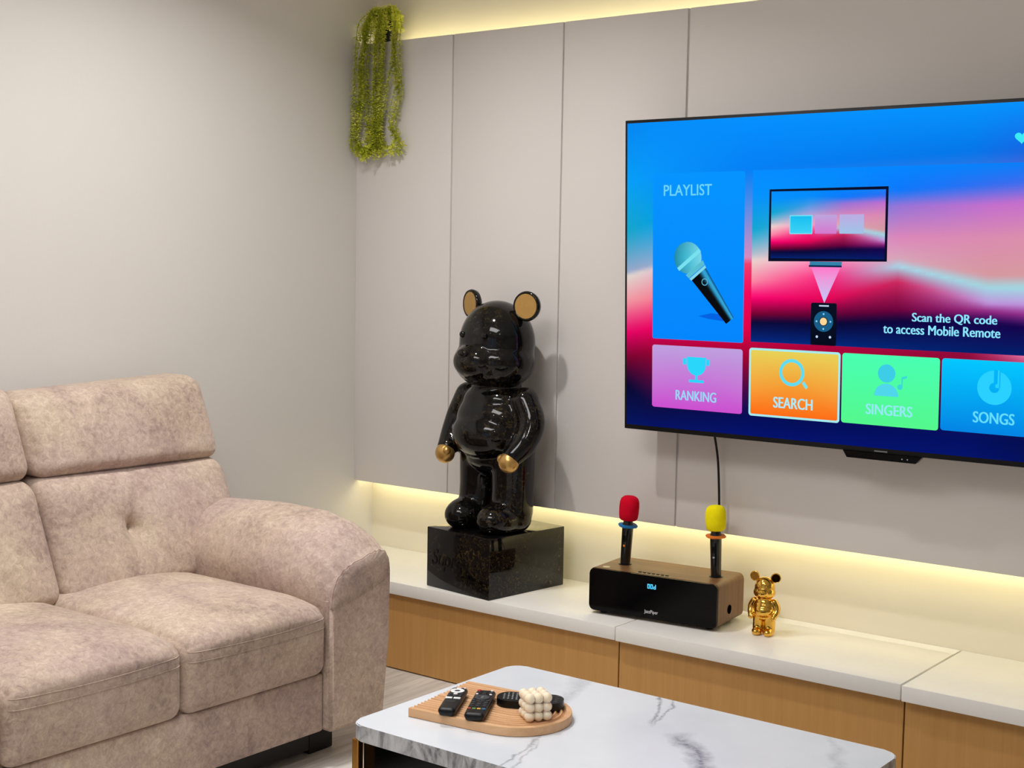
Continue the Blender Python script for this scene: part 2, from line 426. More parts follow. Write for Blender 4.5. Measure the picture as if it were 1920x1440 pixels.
def xf(z): return 0.435 - (z-0.44)*0.43
bm = bmesh.new()
vs = []
for y in (-2.70, -0.905):
    for (x, z) in ((0.035, 0.10), (0.30, 0.10), (0.30, 0.42), (0.075, 0.93), (0.035, 0.93)): vs.append((x, y, z))
V = [bm.verts.new(v) for v in vs]
for q in ((0,1,2,3,4), (9,8,7,6,5), (0,5,6,1), (1,6,7,2), (2,7,8,3), (3,8,9,4), (4,9,5,0)): bm.faces.new([V[i] for i in q])
bmesh.ops.bevel(bm, geom=list(bm.edges), offset=0.02, segments=3, affect='EDGES')
frombm('back_frame', bm, FB, sofa, True, flat_angle=50)

rnd = random.Random(3)
def gauss(d, s): return exp(-(d/s)**2)
def seg_d(p, a, b):
    ax, ay = a; bx, by = b; px, py = p
    t = max(0, min(1, ((px-ax)*(bx-ax)+(py-ay)*(by-ay)) / ((bx-ax)**2+(by-ay)**2)))
    return sqrt((px-ax-t*(bx-ax))**2 + (py-ay-t*(by-ay))**2)

for i, (y0, y1) in enumerate(SEATS):
    x0, x1, z0, z1 = 0.30, 0.948, 0.247, 0.44
    h = ((x1-x0)/2, (y1-y0)/2, (z1-z0)/2); cx, cy, cz = (x0+x1)/2, (y0+y1)/2, (z0+z1)/2
    V, F = rbox_data(h, 0.034, (44, 40, 22))
    out = []
    for p, q in V:
        s = q.y; up = max(0, q.z); fr = max(0, q.x)
        x, y, z = p
        crown = (1-abs(s)**2.4)
        z += 0.030 * crown * up**1.0 * (1 - 0.35*abs(q.x)**3)
        z -= 0.020 * up * max(0, (q.x-0.55)/0.45)**1.8
        x += 0.030 * (1-s*s) * fr**3 * (0.55+0.45*q.z)
        if q.x > 0.93:  # stitched band across the front face
            zz = cz + z
            for zl in (0.402, 0.376): x -= 0.0022 * gauss(zz - zl - 0.006*(1-s*s)*0, 0.0035)
        out.append((cx+x, cy+y, cz+z))
    sc = mesh('seat_cushion', out, F, FB, sofa, True)
    cols = {}
    for (p, q), o_ in zip(V, out):
        if q.x > 0.999: cols.setdefault(round(q.y, 4), []).append(o_)
    for zl in (0.402, 0.378):
        pts = []
        for sk in sorted(cols):
            if abs(sk) > 0.985: continue
            col = sorted(cols[sk], key=lambda o: o[2])
            for a_, b_ in zip(col, col[1:]):
                if a_[2] <= zl <= b_[2]:
                    f_ = (zl-a_[2])/max(1e-6, b_[2]-a_[2]); pts.append((a_[0]+(b_[0]-a_[0])*f_+0.0004, a_[1]+(b_[1]-a_[1])*f_, zl)); break
        tube('seam', pts, 0.0014, FB, sc, 6)

def back_cushion(nm, y0, y1, z0, z1, depth, r, tuft, seedn, bulge):
    h = (depth/2, (y1-y0)/2, (z1-z0)/2); cy, cz = (y0+y1)/2, (z0+z1)/2
    V, F = rbox_data(h, r, (16, 96, 64)); rr = random.Random(seedn)
    wr = [(rr.uniform(-0.75, 0.75), rr.uniform(0.010, 0.016), rr.uniform(0.25, 1.0), rr.choice((-1, -1, 1))) for _ in range(16)]
    out = []
    for p, q in V:
        x, y, z = p
        f = max(0, q.x)
        bl = (1-abs(q.y)**2.6)*(1-abs(q.z)**2.4)
        x += bulge * bl * f
        if q.x > 0.2:
            s, tt = y, z
            # puckers running in from the side seams
            for (zc_, wd, am, sd) in wr:
                e = (1 - q.y*sd) * h[1]
                x -= 0.0046 * am * gauss(z - zc_*h[2] - 0.10*e*zc_, wd*0.45) * exp(-e/0.035) * (1 if e > 0.004 else 0.3)
            if tuft:
                ty, tz = tuft
                d = sqrt((s-ty)**2 + (tt-tz)**2)
                x -= 0.022 * exp(-d/0.05)
                for e, am in (((ty+0.045, tz+0.17), 1.0), ((ty-0.05, tz-0.16), 0.7), ((ty+0.10, tz-0.11), 0.6), ((ty-0.04, tz+0.04), 0.6)):
                    dd = seg_d((s, tt), (ty, tz), e)
                    along = sqrt((s-ty)**2+(tt-tz)**2)
                    x -= am * (0.0075 * gauss(dd, 0.008) + 0.012*gauss(dd, 0.03)) * max(0.15, 1-along/0.22)
        if not tuft and q.z > 0: z -= (0.024*(1-q.y)/2 + 0.004) * q.z
        zz = cz + z
        xx = xf(zz) - depth/2 + x
        out.append((xx, cy+y, zz))
    return mesh(nm, out, F, FB, sofa, True)

for i, (y0, y1) in enumerate(BACKS):
    cy = (y0+y1)/2
    tf = (-1.245-cy, 0.0) if i == 0 else (0.0, 0.0)
    back_cushion('lumbar_cushion', y0, y1, 0.425, 0.742, 0.17, 0.045, tf, 11+i, 0.022)
    back_cushion('headrest_cushion', y0, y1, 0.738, 0.985, 0.16, 0.045, None, 31+i, 0.024)

# arms: boxy body with a slanted top and a domed pad with gathers at its front
def arm(mir):
    def Y(y): return y if not mir else (-2.50 - (y - YA0) - 0.0005)
    bm = bmesh.new()
    prof = [(YA0, 0.092), (YA1, 0.092), (YA1+0.022, 0.30), (YA1+0.026, 0.506), (YA0, 0.452)]
    V0 = [bm.verts.new((0.06, Y(y), z)) for y, z in prof]; V1 = [bm.verts.new((0.957, Y(y), z)) for y, z in prof]
    n = len(prof); bm.faces.new(V0); bm.faces.new(V1[::-1])
    for k in range(n): bm.faces.new((V0[k], V0[(k+1)%n], V1[(k+1)%n], V1[k]))
    bmesh.ops.recalc_face_normals(bm, faces=bm.faces)
    bmesh.ops.bevel(bm, geom=list(bm.edges), offset=0.011, segments=3, affect='EDGES')
    body = frombm('arm_body', bm, FB, sofa, True, flat_angle=60)
    NX, NT_ = 110, 160
    yc, a = -0.964, 0.1165
    vs, fs = [], []
    xs = [0.20 + (0.952-0.20)*(k/NX)**0.8 for k in range(NX+1)]
    def zr(x):  # ridge height along the arm
        P = [(0.2, 0.155), (0.40, 0.172), (0.60, 0.184), (0.76, 0.180), (0.86, 0.158), (0.915, 0.128), (0.952, 0.090)]
        for (x0, h0), (x1, h1) in zip(P, P[1:]):
            if x <= x1:
                t_ = (x-x0)/(x1-x0); t_ = max(0, min(1, t_)); return h0 + (h1-h0)*(t_ if x < 0.75 else t_)
        return P[-1][1]
    zrs = [zr(x) for x in xs]
    for _ in range(6): zrs = [zrs[0]] + [(zrs[k-1]+zrs[k]*2+zrs[k+1])/4 for k in range(1, NX)] + [zrs[-1]]
    for k, x in enumerate(xs):
        f = max(0, (x-0.84)/0.112)
        aa = a * (1 - 0.055*f**2); hh = zrs[k]
        for j in range(NT_):
            th = 2*pi*j/NT_
            c_, s_ = cos(th), sin(th)
            ex = 0.62 - 0.12*f
            y = yc + aa*(abs(c_)**ex)*(1 if c_ >= 0 else -1)
            if s_ >= 0:
                z = 0.452 + hh*(abs(s_)**0.8)
                # gathers at the front seam
                g = exp(-(0.952-x)/0.075) * (1 if x < 0.945 else 0.4)
                ph = 34*c_ + 3*sin(5*c_)
                z -= 0.0105 * g * (0.5+0.5*cos(ph)) * (abs(s_)**0.5)
            else:
                z = 0.452 + 0.012*s_
            z += 0.26*(y-yc)
            if s_ >= 0 and y < yc: y -= 0.010*sin(pi*min(1, max(0, (z-0.42)/0.14)))*(1-f)
            vs.append((x, Y(y), z))
    for k in range(NX):
        for j in range(NT_):
            l = (j+1) % NT_
            fs.append((k*NT_+j, k*NT_+l, (k+1)*NT_+l, (k+1)*NT_+j))
    fs.append(tuple(range(NT_)))
    # front cap: small step in, then flat face
    base = NX*NT_
    cen = Vector((0.957, Y(yc), 0.452 + zrs[-1]*0.42))
    prev = [base+j for j in range(NT_)]
    for (sc_, dx) in ((0.985, 0.004), (0.95, 0.006), (0.5, 0.007)):
        st = len(vs)
        for j in range(NT_):
            p = Vector(vs[base+j]); vs.append((p.x+dx, cen.y+(p.y-cen.y)*sc_, cen.z+(p.z-cen.z)*sc_))
        cur = [st+j for j in range(NT_)]
        for j in range(NT_):
            l = (j+1) % NT_
            fs.append((prev[j], prev[l], cur[l], cur[j]))
        prev = cur
    vs.append((0.959, cen.y, cen.z))
    for j in range(NT_): fs.append((prev[j], prev[(j+1)%NT_], len(vs)-1))
    pad = mesh('arm_pad', vs, fs, FB, sofa, True)
    # piping along the front seam
    pp = [vs[base+j] for j in range(0, NT_//2+1)]
    tube('piping', [(p[0]+0.002, p[1], p[2]) for p in pp], 0.0022, FB, pad, 6)
arm(False); arm(True)

# ------------------------------------------------------------------ coffee table
table = thing('coffee_table', 'black coffee table with white veined marble top and brass corner trim', 'coffee table', (1.531, -1.606, 0))
TW, TD, TH = 0.957, 0.565, 0.38
def rrect(x0, y0, x1, y1, r, n=8):
    pts = []
    for cx_, cy_, a0 in ((x1-r, y1-r, 0), (x0+r, y1-r, 90), (x0+r, y0+r, 180), (x1-r, y0+r, 270)):
        for k in range(n+1):
            a = R(a0 + 90*k/n); pts.append((cx_+r*cos(a), cy_+r*sin(a)))
    return pts
def prism(name, pts, z0, z1, mat, parent, bev=0.0, loc=None, rot=None, side=None, sharp=35):
    bm = bmesh.new()
    a = [bm.verts.new((x, y, z0)) for x, y in pts]; b = [bm.verts.new((x, y, z1)) for x, y in pts]
    f0 = bm.faces.new(a[::-1]); f1 = bm.faces.new(b); n = len(pts); sd = []
    for k in range(n): sd.append(bm.faces.new((a[k], a[(k+1)%n], b[(k+1)%n], b[k])))
    if bev: bmesh.ops.bevel(bm, geom=list(f0.edges)+list(f1.edges), offset=bev, segments=2, affect='EDGES')
    o = frombm(name, bm, mat, parent, True, loc, rot, sharp)
    if side:
        o.data.materials.append(side)
        for p in o.data.polygons:
            if abs(p.normal.z) < 0.75: p.material_index = 1
    return o
tt = prism('table_top', [(x+1.531, y-1.606) for x, y in rrect(0, 0, TW, TD, 0.035)], TH-0.034, TH, MT['marble'], table, 0.002, loc=(-1.531, 1.606, 0), side=MT['edge'])
prism('body', rrect(0.0222, 0.0222, TW-0.0222, TD-0.0222, 0.001, 2), 0.03, TH-0.034, MT['gloss'], table, 0.001)
box('foot_plinth', (0.05, 0.05, 0), (TW-0.05, TD-0.05, 0.03), MT['plinth'], table)
for x, y in ((0.004, 0.006), (TW-0.022, 0.006), (0.004, TD-0.022), (TW-0.022, TD-0.022)):
    bm = bmesh.new(); boxbm(bm, (x, y, 0.0), (x+0.0175, y+0.0165, TH-0.0345), 0.002)
    frombm('corner_trim', bm, MT['brass'], table)

# ------------------------------------------------------------------ grooved arch board
BD = Vector((1.589, -1.386, TH)); BA = R(6.5)
board = thing('serving_board', 'light wooden arch-shaped board with concentric grooves on the marble table', 'tray', BD, BA)
BW, BS, BT = 0.116, 0.194, 0.019   # half width, straight length, thickness
def ridge(d):   # d = distance inside the edge
    if d < 0.011: return 0.0
    if d > 0.010+8*0.0126: return 0.0
    k = ((d-0.010) % 0.0126) / 0.0126
    return -0.0075 * max(0, 1-abs(2*k-1)*1.35)**0.7
def bpt(s, d):
    """s along the outline 0..1 (flat end -> round the arch -> flat end), d distance inward"""
    r = BW - d; L1 = BS; tot = 2*BS + pi*BW
    q = s*tot
    if q < L1: return (q, -r)
    if q > tot-L1: return (tot-q, r)
    a = -pi/2 + (q-L1)/BW
    return (BS + r*cos(a), r*sin(a))
NS, ND = 96, 210
vs, fs = [], []
for i in range(NS+1):
    for j in range(ND+1):
        d = BW*j/ND; x, y = bpt(i/NS, d)
        if j == ND: x, y = (min(BS, x), 0.0)
        vs.append((x, y, BT + ridge(d) - (0.0015 if j == 0 else 0)))
for i in range(NS):
    for j in range(ND): fs.append((i*(ND+1)+j, (i+1)*(ND+1)+j, (i+1)*(ND+1)+j+1, i*(ND+1)+j+1))
o0 = len(vs)
for i in range(NS+1):
    x, y = bpt(i/NS, 0); vs.append((x, y, BT-0.004)); vs.append((x, y, 0.0015)); x, y = bpt(i/NS, 0.002); vs.append((x, y, 0.0))
for i in range(NS):
    a = o0+3*i; b = a+3
    fs.append((i*(ND+1), a, b, (i+1)*(ND+1))); fs.append((a, a+1, b+1, b)); fs.append((a+1, a+2, b+2, b+1))
fs.append(tuple(o0+3*i+2 for i in range(NS+1)))
# flat end wall (follows the ridges)
e0 = len(vs)
lo_ = []
for j in range(ND+1): vs.append((0, vs[j][1], 0.0)); lo_.append(len(vs)-1)
for j in range(ND): fs.append((j, j+1, lo_[j+1], lo_[j]))
hi_ = []
for j in range(ND+1): vs.append((0, vs[NS*(ND+1)+j][1], 0.0)); hi_.append(len(vs)-1)
for j in range(ND): fs.append((NS*(ND+1)+j+1, NS*(ND+1)+j, hi_[j], hi_[j+1]))
o = mesh('board', vs, fs, MT['beech'], board, True); o.data.set_sharp_from_angle(angle=R(50))
ZBD = TH + BT

def rbutton(nm, x, y, w, l, z, mat, parent, h=0.0012):
    bm = bmesh.new(); boxbm(bm, (x-w/2, y-l/2, z-0.001), (x+w/2, y+l/2, z+h), min(w, l, 0.003)*0.28, 2)
    return frombm(nm, bm, mat, parent, True, flat_angle=40)
def disc(nm, x, y, r, z, mat, parent, h=0.0012, n=20):
    return lathe(nm, [(0, -0.001), (r, -0.001), (r, h*0.6), (r*0.85, h), (0, h)], mat, parent, n, loc=(x, y, z))

def remote(loc, ang, W_, L_, T_, label):
    r = thing('remote_control', label, 'remote control', loc, ang, 'remote controls on the wooden board')
    V, F = rbox_data((W_/2, L_/2, T_/2), T_*0.44, (12, 30, 8))
    vs = []
    for p, q in V:
        x, y, z = p
        x *= 1 - 0.05*abs(q.y)**4
        if z < 0: x *= 0.92
        vs.append((x, L_/2+y, T_/2+z))
    mesh('case', vs, F, MT['black'], r, True)
    return r
wbtn = plain('white_button', (238, 238, 236), 0.4); gbtn = plain('grey_button', (52, 54, 58), 0.45)
# first remote: white ring pad and two white keys
p0, p1 = Vector((1.700, -1.496, ZBD)), Vector((1.6285, -1.365, ZBD)); a = math.atan2(-(p1-p0).x, (p1-p0).y)
r1 = remote(p0, a, 0.038, 0.152, 0.018, 'slim black remote with white ring pad, leftmost on the wooden board')
z = 0.018
vs, fs = lathe_data([(0.0062, 0), (0.0150, 0), (0.0150, 0.0010), (0.0140, 0.0014), (0.0070, 0.0014), (0.0062, 0.0008)], 32)
mesh('ring_pad', vs[:-2], [f for f in fs if len(f) == 4], wbtn, r1, True, (0, 0.122, z))
disc('select_button', 0, 0.122, 0.0058, z, gbtn, r1)
for x, y in ((-0.0125, 0.1435), (0.0125, 0.1435)): disc('button', x, y, 0.0026, z, wbtn, r1, n=14)
rbutton('button', 0, 0.1415, 0.010, 0.004, z, wbtn, r1)
rbutton('button', 0, 0.1010, 0.009, 0.0065, z, wbtn, r1)
for x, y in ((-0.0125, 0.100), (0.0125, 0.100), (-0.0125, 0.088), (0, 0.088), (0.0125, 0.088)): disc('button', x, y, 0.0036, z, gbtn, r1, n=14)
for x in (-0.0088, 0.0088): rbutton('shortcut_key', x, 0.0725, 0.0148, 0.0095, z, wbtn, r1)
rbutton('brand_plate', 0, 0.050, 0.018, 0.003, z-0.0008, gbtn, r1)
# second remote: red power key and colour keys
p0, p1 = Vector((1.7635, -1.484, ZBD)), Vector((1.6825, -1.341, ZBD)); a = math.atan2(-(p1-p0).x, (p1-p0).y)
r2 = remote(p0, a, 0.044, 0.165, 0.018, 'black remote with red power key and coloured keys, in the middle of the board')
disc('power_button', -0.0135, 0.156, 0.0044, z, plain('red_key', (190, 40, 56), 0.4), r2, n=16)
disc('button', 0.0135, 0.156, 0.003, z, wbtn, r2, n=12)
for x, y in ((-0.0135, 0.143), (0, 0.143), (0.0135, 0.143), (0, 0.131)): rbutton('button', x, y, 0.008, 0.005, z, gbtn, r2)
for x, y in ((-0.0145, 0.130), (0.0145, 0.130)): disc('button', x, y, 0.0030, z, wbtn, r2, n=12)
vs, fs = lathe_data([(0.0055, 0), (0.0160, 0), (0.0160, 0.0008), (0.0150, 0.0012), (0.0060, 0.0012), (0.0055, 0.0006)], 28)
mesh('ring_pad', vs[:-2], [f for f in fs if len(f) == 4], gbtn, r2, True, (0, 0.108, z))
disc('select_button', 0, 0.108, 0.0042, z, plain('green_grey_key', (90, 104, 98), 0.45), r2)
for k, (x, y) in enumerate([(-0.015, 0.087), (0.015, 0.087), (-0.005, 0.084), (0.005, 0.084)] + [(-0.0135+0.0135*i, 0.074-0.0115*j) for j in range(3) for i in range(3)]):
    rbutton('button', x, y, 0.0085, 0.0052, z, gbtn, r2)
for i, (nm, c_) in enumerate((('red', (176, 70, 60)), ('green', (110, 150, 70)), ('yellow', (232, 176, 70)), ('blue', (40, 110, 150)))):
    o = rbutton('colour_key', -0.0152+0.0101*i, 0.0315, 0.0078, 0.0062, z, plain(nm+'_key_cap', c_, 0.4), r2); o['label'] = nm + ' key'
# mini keyboard
kb = thing('mini_keyboard', 'black mini keyboard remote with rounded ends lying behind the bubble candle', 'keyboard', (1.784, -1.320, ZBD), R(27))
KW, KD, KT = 0.142, 0.066, 0.016
pts = rrect(-KW/2, -KD/2, KW/2, KD/2, 0.030, 10)
prism('case', pts, 0, KT, MT['black'], kb, 0.003)
n_ = 0
for row in range(5):
    for col in range(9):
        x = -0.058 + col*0.0090 + row*0.0012; y = 0.021 - row*0.0100
        if abs(x) > 0.055 and abs(y) > 0.015: continue
        rbutton('key', x, y, 0.0068, 0.0068, KT, gbtn, kb, 0.0012); n_ += 1
for row in range(4):
    for col in range(2): rbutton('key', 0.045+col*0.012, 0.017-row*0.0112, 0.008, 0.006, KT, gbtn, kb)
bm = bmesh.new()
rr = random.Random(5)
for k in range(44):     # printed legends on the keys
    row, col = divmod(k, 9)
    x = -0.058 + col*0.0090 + row*0.0012; y = 0.021 - row*0.0100
    if abs(x) > 0.055 and abs(y) > 0.015: continue
    boxbm(bm, (x-0.0012, y-0.0010, KT+0.0011), (x+0.0010, y+0.0012, KT+0.00135))
frombm('key_legends', bm, wbtn, kb)

# bubble candle
cd = thing('bubble_candle', 'cream bubble cube candle made of stacked balls on the wooden board', 'candle', (1.8435, -1.3830, ZBD), R(56))
bm = bmesh.new(); P = 0.0184; Rb = 0.0108
for i in (-1, 0, 1):
    for j in (-1, 0, 1):
        for k in range(3):
            if i == 0 and j == 0 and k < 2: continue
            mt = Matrix.Translation((i*P, j*P, Rb + k*P)); bmesh.ops.create_uvsphere(bm, u_segments=24, v_segments=14, radius=Rb, matrix=mt)
boxbm(bm, (-P, -P, 0.006), (P, P, 0.006+2*P+0.004))
frombm('wax', bm, MT['wax'], cd, True)
tube('wick', [(0, 0, Rb*2+2*P-0.002), (0.0005, 0, Rb*2+2*P+0.004), (0.002, 0.0005, Rb*2+2*P+0.008)], 0.0009, MT['white'], cd, 6)

# ------------------------------------------------------------------ karaoke speaker, microphones
sp = thing('karaoke_speaker', 'walnut box speaker with glossy black front holding two microphones', 'speaker', (1.394, -0.206, ZC+0.001), R(6))
SW, SD, SH = 0.206, 0.192, 0.128    # half width, depth, height ; front at y=0
pts = [(x, z) for x, z in rrect(-SW, 0, SW, SH, 0.016, 8)]
def yprism(name, pts, y0, y1, mat, parent, bev=0.0, loc=None, sharp=35):
    bm = bmesh.new(); a = [bm.verts.new((x, y0, z)) for x, z in pts]; b = [bm.verts.new((x, y1, z)) for x, z in pts]
    f0 = bm.faces.new(a); f1 = bm.faces.new(b[::-1]); n = len(pts)
    for k in range(n): bm.faces.new((a[k], b[k], b[(k+1)%n], a[(k+1)%n]))
    if bev: bmesh.ops.bevel(bm, geom=list(f0.edges)+list(f1.edges), offset=bev, segments=2, affect='EDGES')
    return frombm(name, bm, mat, parent, True, loc, None, sharp)
yprism('cabinet', [(x, z+0.009) for x, z in pts], 0.004, SD, MT['walnut'], sp, 0.0015)
fp = yprism('front_panel', [(x*0.994, z*0.985+0.010) for x, z in pts], -0.003, 0.004, MT['gloss'], sp, 0.0012)
for x in (-0.17, 0.17):
    for y in (0.03, 0.16): lathe('foot', [(0, 0), (0.011, 0), (0.012, 0.0095), (0, 0.0095)], MT['black'], sp, 16, loc=(x, y, -0.0005))
def flat_text(nm, s, x0, z0, x1, z1, y, mat, parent, bold=0.0, shear=0.0, sp_=1.0):
    vs, fs = text_data(s, bold, shear, 0, sp_)
    return mesh(nm, [(x0+u*(x1-x0), y, z0+v*(z1-z0)) for u, v, _ in vs], fs, mat, parent)
flat_text('brand_lettering', 'JazzPiper', -0.0215, 0.0225, 0.0225, 0.0355, -0.0034, plain('white_print', (236, 234, 236), 0.5), fp, 0.0)
def seven(on, x, z, w_, h_, th):
    q = []
    S_ = dict(a=(x, z+h_-th, x+w_, z+h_), d=(x, z, x+w_, z+th), g=(x, z+h_/2-th/2, x+w_, z+h_/2+th/2), f=(x, z+h_/2, x+th, z+h_), e=(x, z, x+th, z+h_/2), b=(x+w_-th, z+h_/2, x+w_, z+h_), c=(x+w_-th, z, x+w_, z+h_/2))
    return [S_[k] for k in on]
bm = bmesh.new()
for k, s in enumerate(('abcdef', 'abcdef', 'bcdeg')):
    for (a, b, c_, d) in seven(s, -0.0135+0.0098*k, 0.0985, 0.0074, 0.0135, 0.0021):
        boxbm(bm, (a, -0.0036, b), (c_, -0.0030, d))
frombm('display_digits', bm, emit((90, 205, 255), 1.3), fp)
bm = bmesh.new()
for k in range(7): boxbm(bm, (-0.05+0.0145*k-0.005, 0.018, SH+0.009), (-0.05+0.0145*k+0.005, 0.024, SH+0.0115), 0.001)
frombm('button_row', bm, MT['black'], sp, True, flat_angle=40)
bm = bmesh.new(); boxbm(bm, (-0.062, 0.010, SH+0.0086), (0.052, 0.014, SH+0.0094))
frombm('trim_line', bm, MT['chrome'], sp)
lathe('touch_badge', [(0, 0), (0.011, 0), (0.011, 0.0006), (0, 0.0006)], plain('badge_print', (200, 184, 156), 0.4), sp, 20, loc=(-0.166, 0.030, SH+0.0088))
o = lathe('bass_port', [(0, -0.0002), (0.013, -0.0002), (0.0135, 0.0012), (0.0115, 0.0012), (0.0095, 0.0004), (0, 0.0004)], plain('port_black', (3, 3, 3), 0.9, spec=0.0), sp, 24, loc=(SW, 0.086, 0.050), rot=(0, R(90), 0))
for x in (-0.138, 0.157): lathe('holder_ring', [(0.0155, 0.0), (0.020, 0.0), (0.020, 0.002), (0.0155, 0.002), (0.0155, 0)], MT['black'], sp, 24, loc=(x, 0.098, SH+0.0088))
def micro(lx, label, foam, collar, tilt):
    M_ = Matrix.Translation(sp.location) @ Matrix.Rotation(R(6), 4, 'Z')
    p = M_ @ Vector((lx, 0.098, SH+0.0090))
    m = thing('microphone', label, 'microphone', p, R(6), 'microphones standing in the speaker')
    m.rotation_euler = (tilt[1], tilt[0], R(6))
    lathe('handle', [(0, 0.0), (0.0144, 0.0), (0.0150, 0.004), (0.0168, 0.095), (0.0172, 0.122), (0.0135, 0.134), (0, 0.134)], plain('black_metal', (12, 16, 17), 0.2, coat=0.3), m, 28)
    box('display_window', (-0.0045, -0.0172, 0.072), (0.0045, -0.0150, 0.092), MT['gloss'], m, 0.0008)
    disc_ = lathe('switch', [(0, 0), (0.0036, 0), (0.0030, 0.0016), (0, 0.0016)], MT['orange'] if foam is MT['red'] else MT['chrome'], m, 14, loc=(0, -0.0166, 0.060), rot=(R(90), 0, 0))
    pts = []
    for k in range(32):
        a = 2*pi*k/32; rr_ = 0.0285 + 0.0026*cos(4*a); pts.append((rr_*cos(a), rr_*sin(a)))
    prism('anti_roll_ring', pts, 0.1165, 0.1235, collar, m, 0.002)
    lathe('foam_cover', [(0, 0.1365), (0.014, 0.1355), (0.0235, 0.1375), (0.0275, 0.142), (0.0295, 0.158), (0.0300, 0.176), (0.0290, 0.192), (0.0255, 0.2025), (0.0180, 0.2085), (0.009, 0.2105), (0, 0.211)], foam, m, 36, sharp=80)
    return m
micro(-0.138, 'microphone with red foam cover and blue ring, left on the speaker', MT['red'], MT['blue'], (R(4.0), R(2)))
micro(0.157, 'microphone with yellow foam cover and orange ring, right on the speaker', MT['yellow'], MT['orange'], (R(-1.2), R(2)))

# ------------------------------------------------------------------ bear sculptures (plain teddy shapes)
def remeshed(name, build, vox, smooth_it, mat, parent):
    bm = bmesh.new(); build(bm)
    me = bpy.data.meshes.new(name); bm.to_mesh(me); bm.free()
    o = bpy.data.objects.new(name, me); C.objects.link(o)
    md = o.modifiers.new('r', 'REMESH'); md.mode = 'VOXEL'; md.voxel_size = vox
    ms = o.modifiers.new('s', 'SMOOTH'); ms.factor = 0.5; ms.iterations = smooth_it
    me2 = evald(o); bpy.data.objects.remove(o); bpy.data.meshes.remove(me)
    me2.name = name
    return link(name, me2, mat, parent, True)
def ell(bm, c, r, rot=None):
    m = Matrix.Translation(c)
    if rot: m = m @ rot
    m = m @ Matrix.Diagonal((*r, 1)); bmesh.ops.create_uvsphere(bm, u_segments=36, v_segments=24, radius=1.0, matrix=m)
def limb(bm, pts, rad, n=20):
    p = spline(pts, 6); k = len(p)
    rr_ = []
    for i in range(k):
        u = i/(k-1)*(len(rad)-1); a = int(min(len(rad)-2, u)); rr_.append(rad[a]+(rad[a+1]-rad[a])*(u-a))
    vs, fs = tube_data(p, rr_, n); V = [bm.verts.new(v) for v in vs]
    for f in fs: bm.faces.new([V[i] for i in f])
    for e, r_ in ((p[0], rr_[0]), (p[-1], rr_[-1])): ell(bm, e, (r_, r_, r_))
def bear(root, s, mat, earmat, pawmat, body_name, vox, sm, es=1.0):
    def b(bm):
        g = lambda *a: Vector(a)*s
        ell(bm, g(0, 0.0, 0.605), (0.128*s, 0.118*s, 0.136*s)); ell(bm, g(0, -0.01, 0.545), (0.140*s, 0.124*s, 0.092*s))       # head and cheeks
        ell(bm, g(0, -0.098, 0.548), (0.078*s, 0.062*s, 0.058*s))                                                            # muzzle
        ell(bm, g(0, 0.0, 0.345), (0.142*s, 0.118*s, 0.128*s)); ell(bm, g(0, 0.0, 0.42), (0.118*s, 0.096*s, 0.062*s))           # belly, chest
        ell(bm, g(0, -0.02, 0.315), (0.134*s, 0.122*s, 0.090*s))
        limb(bm, [g(0, 0, 0.43), g(0, 0, 0.50)], [0.082*s, 0.082*s])
        for e in (-1, 1):
            limb(bm, [g(e*0.128, 0.0, 0.425), g(e*0.162, -0.004, 0.36), g(e*0.164, -0.035, 0.298), g(e*0.150, -0.072, 0.258)], [0.046*s, 0.046*s, 0.041*s, 0.034*s])
            limb(bm, [g(e*0.072, 0.008, 0.25), g(e*0.073, 0.008, 0.14), g(e*0.073, 0.004, 0.072)], [0.072*s, 0.070*s, 0.071*s])
            ell(bm, g(e*0.073, -0.048, 0.046), (0.064*s, 0.088*s, 0.056*s)); ell(bm, g(e*0.073, 0.0, 0.040), (0.068*s, 0.070*s, 0.046*s))
        ell(bm, g(0, 0.008, 0.235), (0.118*s, 0.090*s, 0.055*s))
    o = remeshed(body_name, b, vox*s, sm, mat, root)
    zmin = min(v.co.z for v in o.data.vertices); 
    for v in o.data.vertices:
        v.co.z = max(v.co.z, 0.004*s)
        v.co.z -= 0.004*s
    for e in (-1, 1):
        c = Vector((e*(0.123+0.03*(es-1))*s, 0.012*s, (0.722+0.03*(es-1))*s)); rot = Matrix.Rotation(e*R(-6), 4, 'Z')
        ear = lathe('ear', [(0, 0.016*s), (0.030*s, 0.014*s), (0.045*s, 0.004*s), (0.048*s, -0.008*s), (0.045*s, -0.016*s), (0.041*s, -0.0165*s), (0.038*s, -0.013*s), (0.026*s, -0.004*s), (0, -0.001*s)], mat, root, 40, 'y', loc=c, rot=(0, 0, e*R(14)), sharp=80); ear.scale = (es, es, es)
        lathe('inner_ear', [(0.0392*s, -0.0150*s), (0.026*s, -0.0060*s), (0.0, -0.0030*s), (0, -0.0015*s), (0.026*s, -0.0045*s), (0.0392*s, -0.0138*s)], earmat, ear, 36, 'y', sharp=80)
        bm = bmesh.new(); ell(bm, (0, 0, 0), (0.033*s, 0.032*s, 0.034*s)); ell(bm, (-e*0.020*s, -0.012*s, 0.010*s), (0.014*s, 0.014*s, 0.015*s))
        frombm('paw', bm, pawmat, root, True, loc=(e*0.146*s, -0.086*s, 0.236*s))
        bm = bmesh.new(); ell(bm, (0, 0, 0), (0.0105*s, 0.006*s, 0.0105*s)); frombm('eye', bm, mat, root, True, loc=(e*0.050*s, -0.1085*s, 0.628*s))
    bm = bmesh.new(); ell(bm, (0, 0, 0), (0.021*s, 0.012*s, 0.014*s)); frombm('nose', bm, mat, root, True, loc=(0, -0.154*s, 0.572*s))

